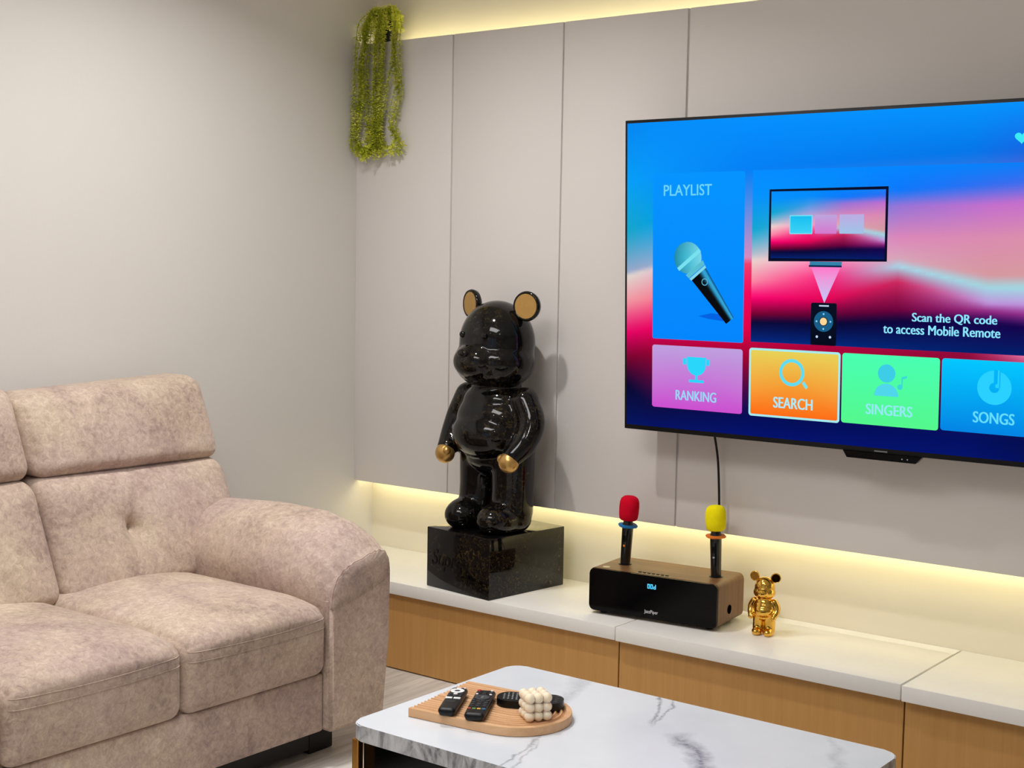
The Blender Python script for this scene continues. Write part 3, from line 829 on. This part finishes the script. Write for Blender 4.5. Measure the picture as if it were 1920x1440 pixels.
ped = thing('pedestal', 'black speckled lacquer plinth block with raised script under the bear statue', 'plinth', (0.757, -0.130, ZC), R(-7))
box('block', (-0.142, -0.170, 0), (0.142, 0.170, 0.192), MT['lacquer'], ped, 0.0025, 2)
vs, fs = text_data('Supreme', 0.0, 0.25, 0.03)
zs = [v[2] for v in vs]
mesh('raised_lettering', [(-0.118+u*0.212, -0.170-0.0014*(1 if q > 0 else -0.2), 0.058+v*0.068) for u, v, q in vs], fs, MT['lacquer'], ped)
st = thing('bear_statue', 'tall glossy black bear statue with gold ears and paws on the black plinth', 'statue', (0.764, -0.150, ZC+0.192), R(-7)); ST = 0.985
bear(st, ST, MT['lacquer'], MT['goldpaint'], MT['goldpaint'], 'body', 0.0055, 8)
fg = thing('bear_figurine', 'small shiny gold bear figurine beside the speaker on the white worktop', 'figurine', (1.708, -0.112, ZC+0.001), R(10))
bear(fg, 0.225, MT['gold'], MT['gold'], MT['gold'], 'body', 0.0075, 5, 1.35)

# ------------------------------------------------------------------ television
TS = 0.97784; TTILT = R(2.2)
tv = thing('television', 'large flat television showing a colourful karaoke menu, tilted on the grey panel wall', 'television', (1.2365, -0.13, 0.8448)); tv.rotation_euler = (TTILT, 0, 0)
UW, UH = 1.637, 0.926
box('bezel', (0, 0, 0), (UW*TS, 0.024, UH*TS), MT['black'], tv, 0.002, 2)
box('rear_housing', (0.30, 0.024, 0.06), (UW*TS-0.30, 0.062, 0.62), MT['black'], tv, 0.010, 3)
o = box('wall_bracket', (0.62, 0.062, 0.26), (1.0, 0.1465, 0.50), MT['plinth'], tv, 0.003); 
bm = bmesh.new()
vs = [((0.715*TS), 0.0), (0.727*TS, -0.0185), (0.922*TS, -0.0185), (0.940*TS, 0.0)]
sb = yprism('sensor_bar', [(x, z+0.0005) for x, z in vs[::-1]], -0.004, 0.018, MT['gloss'], tv, 0.0008)
for x in (0.885, 0.900): lathe('indicator', [(0, 0), (0.0018, 0), (0.0014, 0.001), (0, 0.001)], plain('pale_dot', (200, 205, 210), 0.3), sb, 10, loc=(x*TS, -0.0042, -0.009), rot=(R(90), 0, 0))
mesh('brand_mark', [(x*TS, -0.0006, z*TS) for x, z in ((0.805, 0.004), (0.842, 0.004), (0.842, 0.0075), (0.805, 0.0075))], [(0, 1, 2, 3)], plain('grey_print', (120, 122, 126), 0.5), tv)

def lerp(a, b, t): return tuple(x+(y-x)*t for x, y in zip(a, b))
def smooth(t): t = max(0, min(1, t)); return t*t*(3-2*t)
def column(cols, u, v):
    for k in range(len(cols)-1):
        if u <= cols[k+1][0] or k == len(cols)-2:
            t_ = max(0, min(1, (u-cols[k][0])/(cols[k+1][0]-cols[k][0]))); t_ = smooth(t_) if False else t_
            A, B = cols[k][1], cols[k+1][1]; break
    kn = [(a[0]+(b[0]-a[0])*t_, lerp(a[1], b[1], t_)) for a, b in zip(A, B)]
    if v >= kn[0][0]: return kn[0][1]
    for (v0, c0), (v1, c1) in zip(kn, kn[1:]):
        if v >= v1: return lerp(c0, c1, (v0-v)/max(1e-6, v0-v1))
    return kn[-1][1]
BG = [
 (0.00, [(0.926,(0,132,238)),(0.74,(0,160,245)),(0.60,(20,165,200)),(0.475,(150,165,198)),(0.462,(222,215,206)),(0.385,(240,150,160)),(0.29,(225,0,100)),(0.21,(110,0,45)),(0.14,(5,5,48)),(0.0,(0,22,100))]),
 (0.10, [(0.926,(0,140,248)),(0.76,(0,150,250)),(0.63,(0,160,225)),(0.500,(150,170,205)),(0.485,(225,200,205)),(0.40,(245,130,150)),(0.31,(235,0,95)),(0.24,(150,0,50)),(0.07,(6,10,70)),(0.0,(0,18,105))]),
 (0.41, [(0.926,(0,145,255)),(0.77,(0,128,245)),(0.66,(95,140,230)),(0.525,(215,140,190)),(0.505,(240,60,105)),(0.42,(245,0,90)),(0.32,(225,0,70)),(0.24,(160,0,50)),(0.07,(0,10,85)),(0.0,(0,18,115))]),
 (1.05, [(0.926,(0,150,255)),(0.80,(0,118,232)),(0.66,(150,120,220)),(0.525,(215,140,190)),(0.45,(200,40,100)),(0.40,(190,10,80)),(0.30,(150,10,60)),(0.24,(130,0,50)),(0.07,(0,12,95)),(0.0,(0,18,110))]),
 (1.20, [(0.926,(0,148,255)),(0.80,(20,100,225)),(0.66,(190,110,200)),(0.525,(215,150,170)),(0.45,(215,90,150)),(0.40,(225,110,170)),(0.29,(240,130,175)),(0.24,(130,0,60)),(0.07,(0,10,80)),(0.0,(0,15,95))]),
 (1.64, [(0.926,(0,140,250)),(0.84,(90,90,225)),(0.70,(215,110,190)),(0.56,(220,150,160)),(0.45,(160,215,225)),(0.40,(190,150,220)),(0.29,(150,60,150)),(0.24,(60,10,80)),(0.07,(0,10,70)),(0.0,(0,12,80))])]
CARD = [
 (0.425, [(0.77,(0,140,255)),(0.70,(0,146,255)),(0.60,(15,168,210)),(0.535,(170,190,205)),(0.515,(235,212,206)),(0.455,(250,135,165)),(0.41,(252,0,112)),(0.365,(120,0,48)),(0.34,(6,6,58)),(0.283,(0,42,132))]),
 (0.66, [(0.77,(0,138,255)),(0.715,(0,140,250)),(0.66,(70,150,230)),(0.58,(190,165,215)),(0.525,(255,150,195)),(0.475,(250,40,125)),(0.41,(225,0,85)),(0.365,(80,0,52)),(0.345,(4,4,55)),(0.285,(0,40,125))]),
 (0.86, [(0.77,(0,134,255)),(0.705,(10,120,250)),(0.665,(150,115,215)),(0.58,(220,135,185)),(0.525,(215,165,185)),(0.505,(165,215,230)),(0.465,(205,40,95)),(0.39,(110,0,60)),(0.36,(8,2,58)),(0.288,(0,36,115))]),
 (1.10, [(0.77,(0,130,250)),(0.715,(50,110,240)),(0.665,(195,110,205)),(0.58,(218,140,175)),(0.485,(214,152,160)),(0.455,(160,215,225)),(0.415,(190,150,220)),(0.395,(150,40,130)),(0.365,(20,0,75)),(0.29,(0,28,105))]),
 (1.64, [(0.77,(30,110,240)),(0.735,(120,95,230)),(0.69,(215,110,190)),(0.60,(222,150,160)),(0.50,(214,160,160)),(0.465,(160,222,228)),(0.42,(190,170,225)),(0.37,(150,90,190)),(0.32,(10,0,80)),(0.29,(0,28,100))])]

def layer(name, pts, faces, cols, lev, parent, mat=None):
    """flat picture element on the screen: (u, v) points in screen metres, lev = layer in front of the glass"""
    me = bpy.data.meshes.new(name)
    me.from_pydata([(u*TS, -0.0004-0.0003*lev, v*TS) for u, v in pts], [], faces)
    if cols is not None:
        at = me.color_attributes.new('Col', 'FLOAT_COLOR', 'POINT')
        for i, c in enumerate(cols): at.data[i].color = lin(c)
    bm = bmesh.new(); bm.from_mesh(me)
    for f in bm.faces:
        f.normal_update()
        if f.normal.y > 0: f.normal_flip()
    bm.to_mesh(me); bm.free()
    return link(name, me, mat or MT['attr'], parent)
def grid(name, u0, v0, u1, v1, nu, nv, fn, lev, parent):
    pts = [(u0+(u1-u0)*i/nu, v0+(v1-v0)*j/nv) for i in range(nu+1) for j in range(nv+1)]
    fs = [(i*(nv+1)+j, (i+1)*(nv+1)+j, (i+1)*(nv+1)+j+1, i*(nv+1)+j+1) for i in range(nu) for j in range(nv)]
    return layer(name, pts, fs, [fn(u, v) for u, v in pts], lev, parent)
def tile(name, u0, v0, u1, v1, ct, cb, lev, parent, r=0.008):
    pts = rrect(u0, v0, u1, v1, r, 5)
    c = ((u0+u1)/2, (v0+v1)/2); pts = pts + [c]; n = len(pts)-1
    return layer(name, pts, [(k, (k+1)%n, n) for k in range(n)], [lerp(cb, ct, (v-v0)/(v1-v0)) for u, v in pts], lev, parent)
def stext(name, s, u0, v0, u1, v1, rgb, lev, parent, bold=0.0):
    vs, fs = text_data(s)
    pts, fa = [], []
    for k in range(3 if bold > 0.01 else 2):      # strokes thickened by stacking the glyphs a hair apart
        d = (v1-v0)*(0.032*k if bold > 0.01 else 0.03*k); n = len(pts)
        fa += [tuple(i+n for i in f) for f in fs]
        pts += [(u0+a*(u1-u0-(v1-v0)*0.06)+d, v0+b*(v1-v0)+d*0.25*(k % 2)) for a, b, _ in vs]
    return layer(name, pts, fa, None, lev, parent, emit(rgb))
def poly(name, pts, rgb, lev, parent):
    return layer(name, pts, [tuple(range(len(pts)))], None, lev, parent, emit(rgb))
def circ(cx, cy, r, n=40, a0=0, a1=360): return [(cx+r*cos(R(a0+(a1-a0)*k/n)), cy+r*sin(R(a0+(a1-a0)*k/n))) for k in range(n + (0 if a1-a0 == 360 else 1))]
def ring(name, cx, cy, r0, r1, rgb, lev, parent, n=48):
    a, b = circ(cx, cy, r0, n), circ(cx, cy, r1, n)
    return layer(name, a+b, [(k, (k+1)%n, n+(k+1)%n, n+k) for k in range(n)], None, lev, parent, emit(rgb))

scr = grid('screen', 0.008, 0.014, UW-0.008, UH-0.009, 130, 90, lambda u, v: column(BG, u, v), 0, tv)
CY = (120, 222, 250)
# playlist card
pc = tile('playlist_card', 0.099, 0.280, 0.403, 0.767, (0, 148, 255), (0, 134, 252), 1, scr, 0.006)
stext('playlist_text', 'PLAYLIST', 0.136, 0.701, 0.298, 0.733, (110, 215, 240), 3, scr, 0.004)
# pictured microphone
ax, ay = 0.219, 0.521; bx, by = 0.360, 0.342; L_ = sqrt((bx-ax)**2+(by-ay)**2); dx, dy = (bx-ax)/L_, (by-ay)/L_; nx, ny = -dy, dx
def mp(s, t_): return (ax+dx*s+nx*t_, ay+dy*s+ny*t_)
poly('mic_shadow', [(0.255, 0.352), (0.30, 0.362), (0.345, 0.357), (0.36, 0.345), (0.335, 0.340), (0.29, 0.345)], (0, 98, 225), 2, scr)
NN = 14
pts, cl = [], []
for k in range(NN+1):
    t_ = -1+2*k/NN; sh = [(10,16,24), (4,6,10), (20,60,90), (40,150,200)]
    c = lerp((6, 10, 16), (50, 165, 215), smooth((t_+0.1)/0.7)) if t_ > -0.1 else (4, 6, 10)
    if t_ > 0.75: c = lerp(c, (10, 60, 110), (t_-0.75)/0.25)
    pts += [mp(0.055, 0.030*t_), mp(L_, 0.0155*t_)]; cl += [c, c]
layer('mic_body', pts, [(2*k, 2*k+1, 2*k+3, 2*k+2) for k in range(NN)], cl, 3, scr)
NN = 40
pts = [mp(0, 0)] + [mp(0.046*cos(2*pi*k/NN), 0.046*sin(2*pi*k/NN)) for k in range(NN)]
layer('mic_head', pts, [(0, 1+k, 1+(k+1)%NN) for k in range(NN)], [(70, 190, 215)] + [lerp((30, 135, 165), (120, 215, 230), 0.5+0.5*sin(2*pi*k/NN+0.6)) for k in range(NN)], 4, scr)
for s0, s1, w0, w1, c in ((0.002, 0.013, 0.0465, 0.046, (120, 225, 240)), (0.036, 0.050, 0.036, 0.033, (90, 190, 210)), (0.052, 0.060, 0.033, 0.031, (130, 215, 230))):
    poly('mic_band', [mp(s0, -w0), mp(s1, -w1), mp(s1, w1), mp(s0, w0)], c, 5, scr)
pts = [mp(-0.010+0.034*cos(2*pi*k/50)*((k % 2)*0.3+0.7), 0.036*sin(2*pi*k/50)*((k % 2)*0.3+0.7)) for k in range(50)]
ring('mic_switch', mp(0.09, 0.002)[0], mp(0.09, 0.002)[1], 0.008, 0.0105, (90, 180, 215), 4, scr, 24)
# banner card with small TV, remote and captions
bc = grid('banner_card', 0.427, 0.285, UW-0.03, 0.768, 90, 60, lambda u, v: column(CARD, u, v), 1, scr)
poly('pictured_tv_frame', [(0.479, 0.514), (0.828, 0.517), (0.828, 0.716), (0.480, 0.714)], (4, 10, 40), 2, scr)
def small(u, v):
    a = (u-0.487)/(0.820-0.487); b = (v-0.524)/(0.708-0.524)
    c = column(CARD, 0.43+a*0.66, 0.30+b*0.45); return c
grid('pictured_tv_screen', 0.486, 0.523, 0.821, 0.708, 40, 40, small, 3, scr)
tile('pictured_tile_border', 0.543, 0.590, 0.612, 0.642, (110, 225, 245), (110, 225, 245), 4, scr, 0.002)
tile('pictured_tile', 0.546, 0.593, 0.609, 0.639, (20, 190, 240), (60, 210, 245), 5, scr, 0.001)
tile('pictured_tile', 0.619, 0.591, 0.683, 0.642, (190, 165, 222), (214, 120, 205), 4, scr, 0.002)
tile('pictured_tile', 0.691, 0.591, 0.761, 0.643, (188, 172, 226), (160, 195, 230), 4, scr, 0.002)
poly('pictured_stand', [(0.605, 0.504), (0.699, 0.504), (0.701, 0.515), (0.606, 0.515)], (50, 130, 170), 2, scr)
poly('pictured_stand', [(0.603, 0.500), (0.700, 0.500), (0.700, 0.505), (0.603, 0.505)], (10, 40, 80), 3, scr)
layer('signal_beam', [(0.610, 0.500), (0.697, 0.500), (0.651, 0.402)], [(0, 1, 2)], [(255, 120, 200), (255, 120, 200), (190, 200, 250)], 3, scr)
tile('pictured_remote', 0.612, 0.285, 0.688, 0.402, (4, 14, 34), (2, 8, 28), 3, scr, 0.005)
poly('remote_dial', circ(0.650, 0.351, 0.0285), (22, 92, 136), 4, scr)
poly('remote_dial', circ(0.650, 0.351, 0.0125, 24), (6, 20, 40), 5, scr)
poly('remote_dial', circ(0.650, 0.351, 0.0105, 24), (250, 215, 150), 6, scr)
for a in range(4): poly('dial_mark', circ(0.650+0.0205*cos(pi/2*a), 0.351+0.0205*sin(pi/2*a), 0.0026, 10), (130, 220, 255), 5, scr)
for u in (0.631, 0.670): poly('remote_key', circ(u, 0.3085, 0.0036, 12), (200, 220, 255), 4, scr)
poly('remote_mark', [(0.636, 0.392), (0.665, 0.392), (0.665, 0.396), (0.636, 0.396)], (190, 210, 235), 4, scr)
stext('caption_text', 'Scan the QR code', 0.901, 0.3565, 1.126, 0.3835, (140, 228, 255), 3, scr, 0.011)
stext('caption_text', 'to access Mobile Remote', 0.822, 0.3265, 1.135, 0.3515, (140, 228, 255), 3, scr, 0.011)
# menu tiles
tile('ranking_tile', 0.099, 0.0745, 0.402, 0.2615, (190, 160, 222), (204, 78, 208), 1, scr)
tile('search_border', 0.423, 0.073, 0.702, 0.268, (165, 235, 240), (165, 235, 240), 1, scr, 0.009)
tile('search_tile', 0.429, 0.079, 0.696, 0.262, (232, 210, 88), (255, 108, 18), 2, scr, 0.005)
tile('singers_tile', 0.707, 0.076, 0.980, 0.2675, (72, 255, 178), (84, 248, 140), 1, scr)
tile('songs_tile', 0.9855, 0.0785, 1.262, 0.268, (0, 200, 255), (0, 132, 228), 1, scr)
stext('ranking_text', 'RANKING', 0.181, 0.101, 0.318, 0.1305, (150, 215, 245), 3, scr, 0.016)
stext('search_text', 'SEARCH', 0.501, 0.1015, 0.622, 0.1325, (170, 235, 250), 3, scr, 0.018)
stext('singers_text', 'SINGERS', 0.778, 0.105, 0.909, 0.1335, (150, 232, 245), 3, scr, 0.014)
stext('songs_text', 'SONGS', 1.071, 0.106, 1.178, 0.135, (100, 222, 252), 3, scr, 0.014)
TC = (40, 215, 250)
poly('trophy_icon', [(0.219, 0.231), (0.283, 0.231), (0.282, 0.205)] + [(0.251+0.031*cos(R(-k*9)), 0.207-0.030*abs(sin(R(k*9)))) for k in range(0, 21)] + [(0.220, 0.205)], TC, 3, scr)
for u in ((0.206, 0.217), (0.284, 0.295)): poly('trophy_icon', [(u[0], 0.208), (u[1], 0.208), (u[1], 0.226), (u[0], 0.226)], TC, 3, scr)
poly('trophy_icon', [(0.247, 0.182), (0.255, 0.182), (0.255, 0.162), (0.247, 0.162)], TC, 3, scr)
poly('trophy_icon', [(0.226, 0.156), (0.276, 0.156), (0.276, 0.164), (0.226, 0.164)], TC, 3, scr)
ring('magnifier_icon', 0.557, 0.204, 0.029, 0.0385, (95, 220, 240), 3, scr)
poly('magnifier_icon', [(0.588, 0.176), (0.595, 0.182), (0.607, 0.166), (0.600, 0.160)], (120, 225, 235), 3, scr)
poly('singer_icon', circ(0.835, 0.2185, 0.0245), (60, 205, 230), 3, scr)
poly('singer_icon', circ(0.835, 0.157, 0.034, 28, 0, 180), (80, 215, 235), 3, scr)
poly('note_icon', circ(0.873, 0.184, 0.0075, 16), (60, 215, 215), 3, scr)
poly('note_icon', [(0.877, 0.184), (0.8805, 0.184), (0.8805, 0.211), (0.877, 0.211)], (60, 215, 215), 4, scr)
poly('note_icon', [(0.877, 0.211), (0.877, 0.2045), (0.892, 0.209), (0.892, 0.2155)], (60, 215, 215), 5, scr)
ring('record_icon', 1.124, 0.199, 0.013, 0.044, (40, 208, 255), 3, scr)
poly('record_icon', [(1.1225, 0.199), (1.139, 0.199), (1.139, 0.2445), (1.1225, 0.2445)], (0, 178, 248), 4, scr)
poly('record_icon', [(1.127, 0.199), (1.1365, 0.199), (1.1365, 0.2445), (1.132, 0.2445), (1.132, 0.21), (1.127, 0.207)], (40, 208, 255), 5, scr)
pts = []
for k in range(48):
    a = 2*pi*k/48; pts.append((1.172+0.0011*16*sin(a)**3, 0.829+0.0010*(13*cos(a)-5*cos(2*a)-2*cos(3*a)-cos(4*a))))
poly('heart_icon', pts, (60, 235, 245), 3, scr)

# television cord
cb = tag(tube('power_cord', spline([(1.490, -0.055, 0.88), (1.494, -0.036, 0.82), (1.502, -0.030, 0.75), (1.508, -0.028, 0.63), (1.502, -0.016, 0.55), (1.484, 0.010, 0.46), (1.474, 0.022, 0.38), (1.470, 0.030, 0.3045), (1.44, 0.060, 0.2995)], 8), 0.0035, MT['black'], None, 8), 'thin black cord hanging down the grey panel from the television', 'cord')

# ------------------------------------------------------------------ trailing plant on the panel ledge
pl = thing('trailing_plant', 'lime green trailing artificial plant in a black pot hung at the panel top', 'plant', (0.100, 0.045, ZT))
t_ = lathe('pot', [(0, 0.0005), (0.034, 0.0005), (0.044, 0.085), (0.047, 0.088), (0.047, 0.094), (0.042, 0.094), (0.040, 0.082), (0, 0.080)], MT['black'], pl, 28)
rp = random.Random(21)
def leaf(vs, fs, p, d, up, L_, W_):
    d = d.normalized(); s = d.cross(up); s = s.normalized() if s.length > 1e-5 else d.orthogonal().normalized(); n = s.cross(d)
    b = len(vs)
    vs += [p, p+d*L_*0.45+s*W_*0.5+n*W_*0.18, p+d*L_-n*W_*0.3, p+d*L_*0.45-s*W_*0.5+n*W_*0.18, p+d*L_*0.5-n*W_*0.05]
    fs += [(b, b+1, b+4), (b+1, b+2, b+4), (b+2, b+3, b+4), (b+3, b, b+4)]
def vine(ctrl, dens=1.0):
    pts = spline(ctrl, 14)
    vs, fs = tube_data(pts, 0.0009, 5)
    v = mesh('vine', vs, fs, MT['stem'], pl, True)
    lv, lf = [], []
    acc = 0
    for i in range(1, len(pts)):
        d = pts[i]-pts[i-1]; acc += d.length
        while acc > 0.0023/dens:
            acc -= 0.0023/dens
            a = rp.uniform(0, 2*pi); t3 = d.normalized(); o_ = t3.orthogonal().normalized(); o_ = (o_*cos(a) + t3.cross(o_)*sin(a))
            dr = (o_*0.95 + t3*rp.uniform(0.1, 0.7) + Vector((0, 0, rp.uniform(-0.3, 0.3))))
            p = pts[i-1]+d*rp.random()
            q = Vector((dr.x, dr.y, dr.z)).normalized()
            # keep clear of the wall and panel
            wx = p.x+q.x*0.017+0.10; wy = p.y+q.y*0.015+0.045
            if wx < 0.004: q.x = abs(q.x)
            if wy > -0.003 and p.z < 0.0: q.y = -abs(q.y)
            k_ = 1.0 + 0.35*max(0, i/len(pts)-0.7)/0.3
            leaf(lv, lf, p, q, t3, rp.uniform(0.011, 0.017)*k_, rp.uniform(0.0058, 0.008)*k_)
    mesh('leaves', lv, lf, MT['leaf'], v)
def L(x, y, z): return (x-0.10, y-0.045, z-ZT)   # world to plant space
STRANDS = [  # (x, z) down the front, as the strands hang
    [(0.055, 2.07), (0.046, 2.00), (0.040, 1.90), (0.026, 1.81), (0.020, 1.745), (0.050, 1.702), (0.090, 1.690), (0.112, 1.725), (0.105, 1.80)],
    [(0.070, 2.07), (0.060, 2.00), (0.062, 1.90), (0.045, 1.81), (0.034, 1.74), (0.062, 1.700), (0.105, 1.700)],
    [(0.085, 2.07), (0.078, 1.98), (0.085, 1.88), (0.100, 1.80), (0.098, 1.74), (0.085, 1.71)],
    [(0.125, 2.07), (0.122, 2.00), (0.118, 1.90), (0.122, 1.82), (0.128, 1.75), (0.118, 1.695)],
    [(0.140, 2.07), (0.138, 1.98), (0.130, 1.88), (0.128, 1.80), (0.135, 1.73), (0.140, 1.72)],
    [(0.155, 2.07), (0.150, 1.99), (0.142, 1.90), (0.136, 1.83)],
    [(0.205, 2.07), (0.212, 1.99), (0.222, 1.92), (0.208, 1.86), (0.196, 1.80), (0.214, 1.745), (0.226, 1.725), (0.205, 1.698)],
    [(0.215, 2.07), (0.214, 2.00), (0.190, 1.93), (0.178, 1.86), (0.166, 1.80), (0.170, 1.75), (0.195, 1.715), (0.222, 1.72)]]
for k in range(32):
    st_ = STRANDS[(0, 1, 3, 4, 6, 2, 3, 5, 7, 0, 4, 1, 6)[k % 13]]
    j_ = 0.017
    f = rp.uniform(-0.035, -0.003)
    cut = len(st_) if k < 24 else rp.randint(3, len(st_))
    ox = rp.uniform(-j_, j_); oz = rp.uniform(-0.02, 0.035)
    pts_ = [(max(0.015, x+ox+rp.uniform(-0.005, 0.005)), z + oz*(i_/len(st_))) for i_, (x, z) in enumerate(st_[:cut])]
    xt = pts_[0][0]; ztop = rp.uniform(2.165, 2.200)
    ctrl = [L(0.10+rp.uniform(-0.02, 0.02), 0.035, ZT+0.082), L(0.5*(0.10+xt), 0.02, ztop), L(xt, -0.018+f*0.3, ztop-0.04)]
    ctrl += [L(x, -0.021+f*0.7+rp.uniform(-0.004, 0.002), z) for x, z in pts_]
    vine(ctrl)
for k in range(16):   # short sprigs over the pot
    a = 2*pi*k/16; x = 0.10+0.058*cos(a); y = 0.03+min(0.04, 0.060*sin(a))
    vine([L(0.10+0.015*cos(a), 0.035+0.012*sin(a), ZT+0.08), L(0.10+0.04*cos(a), 0.03+0.032*sin(a), ZT+rp.uniform(0.105, 0.125)), L(x, y, ZT+0.09), L(x*1.0+0.008*cos(a), y-0.004, ZT+rp.uniform(0.03, 0.06))], 1.1)
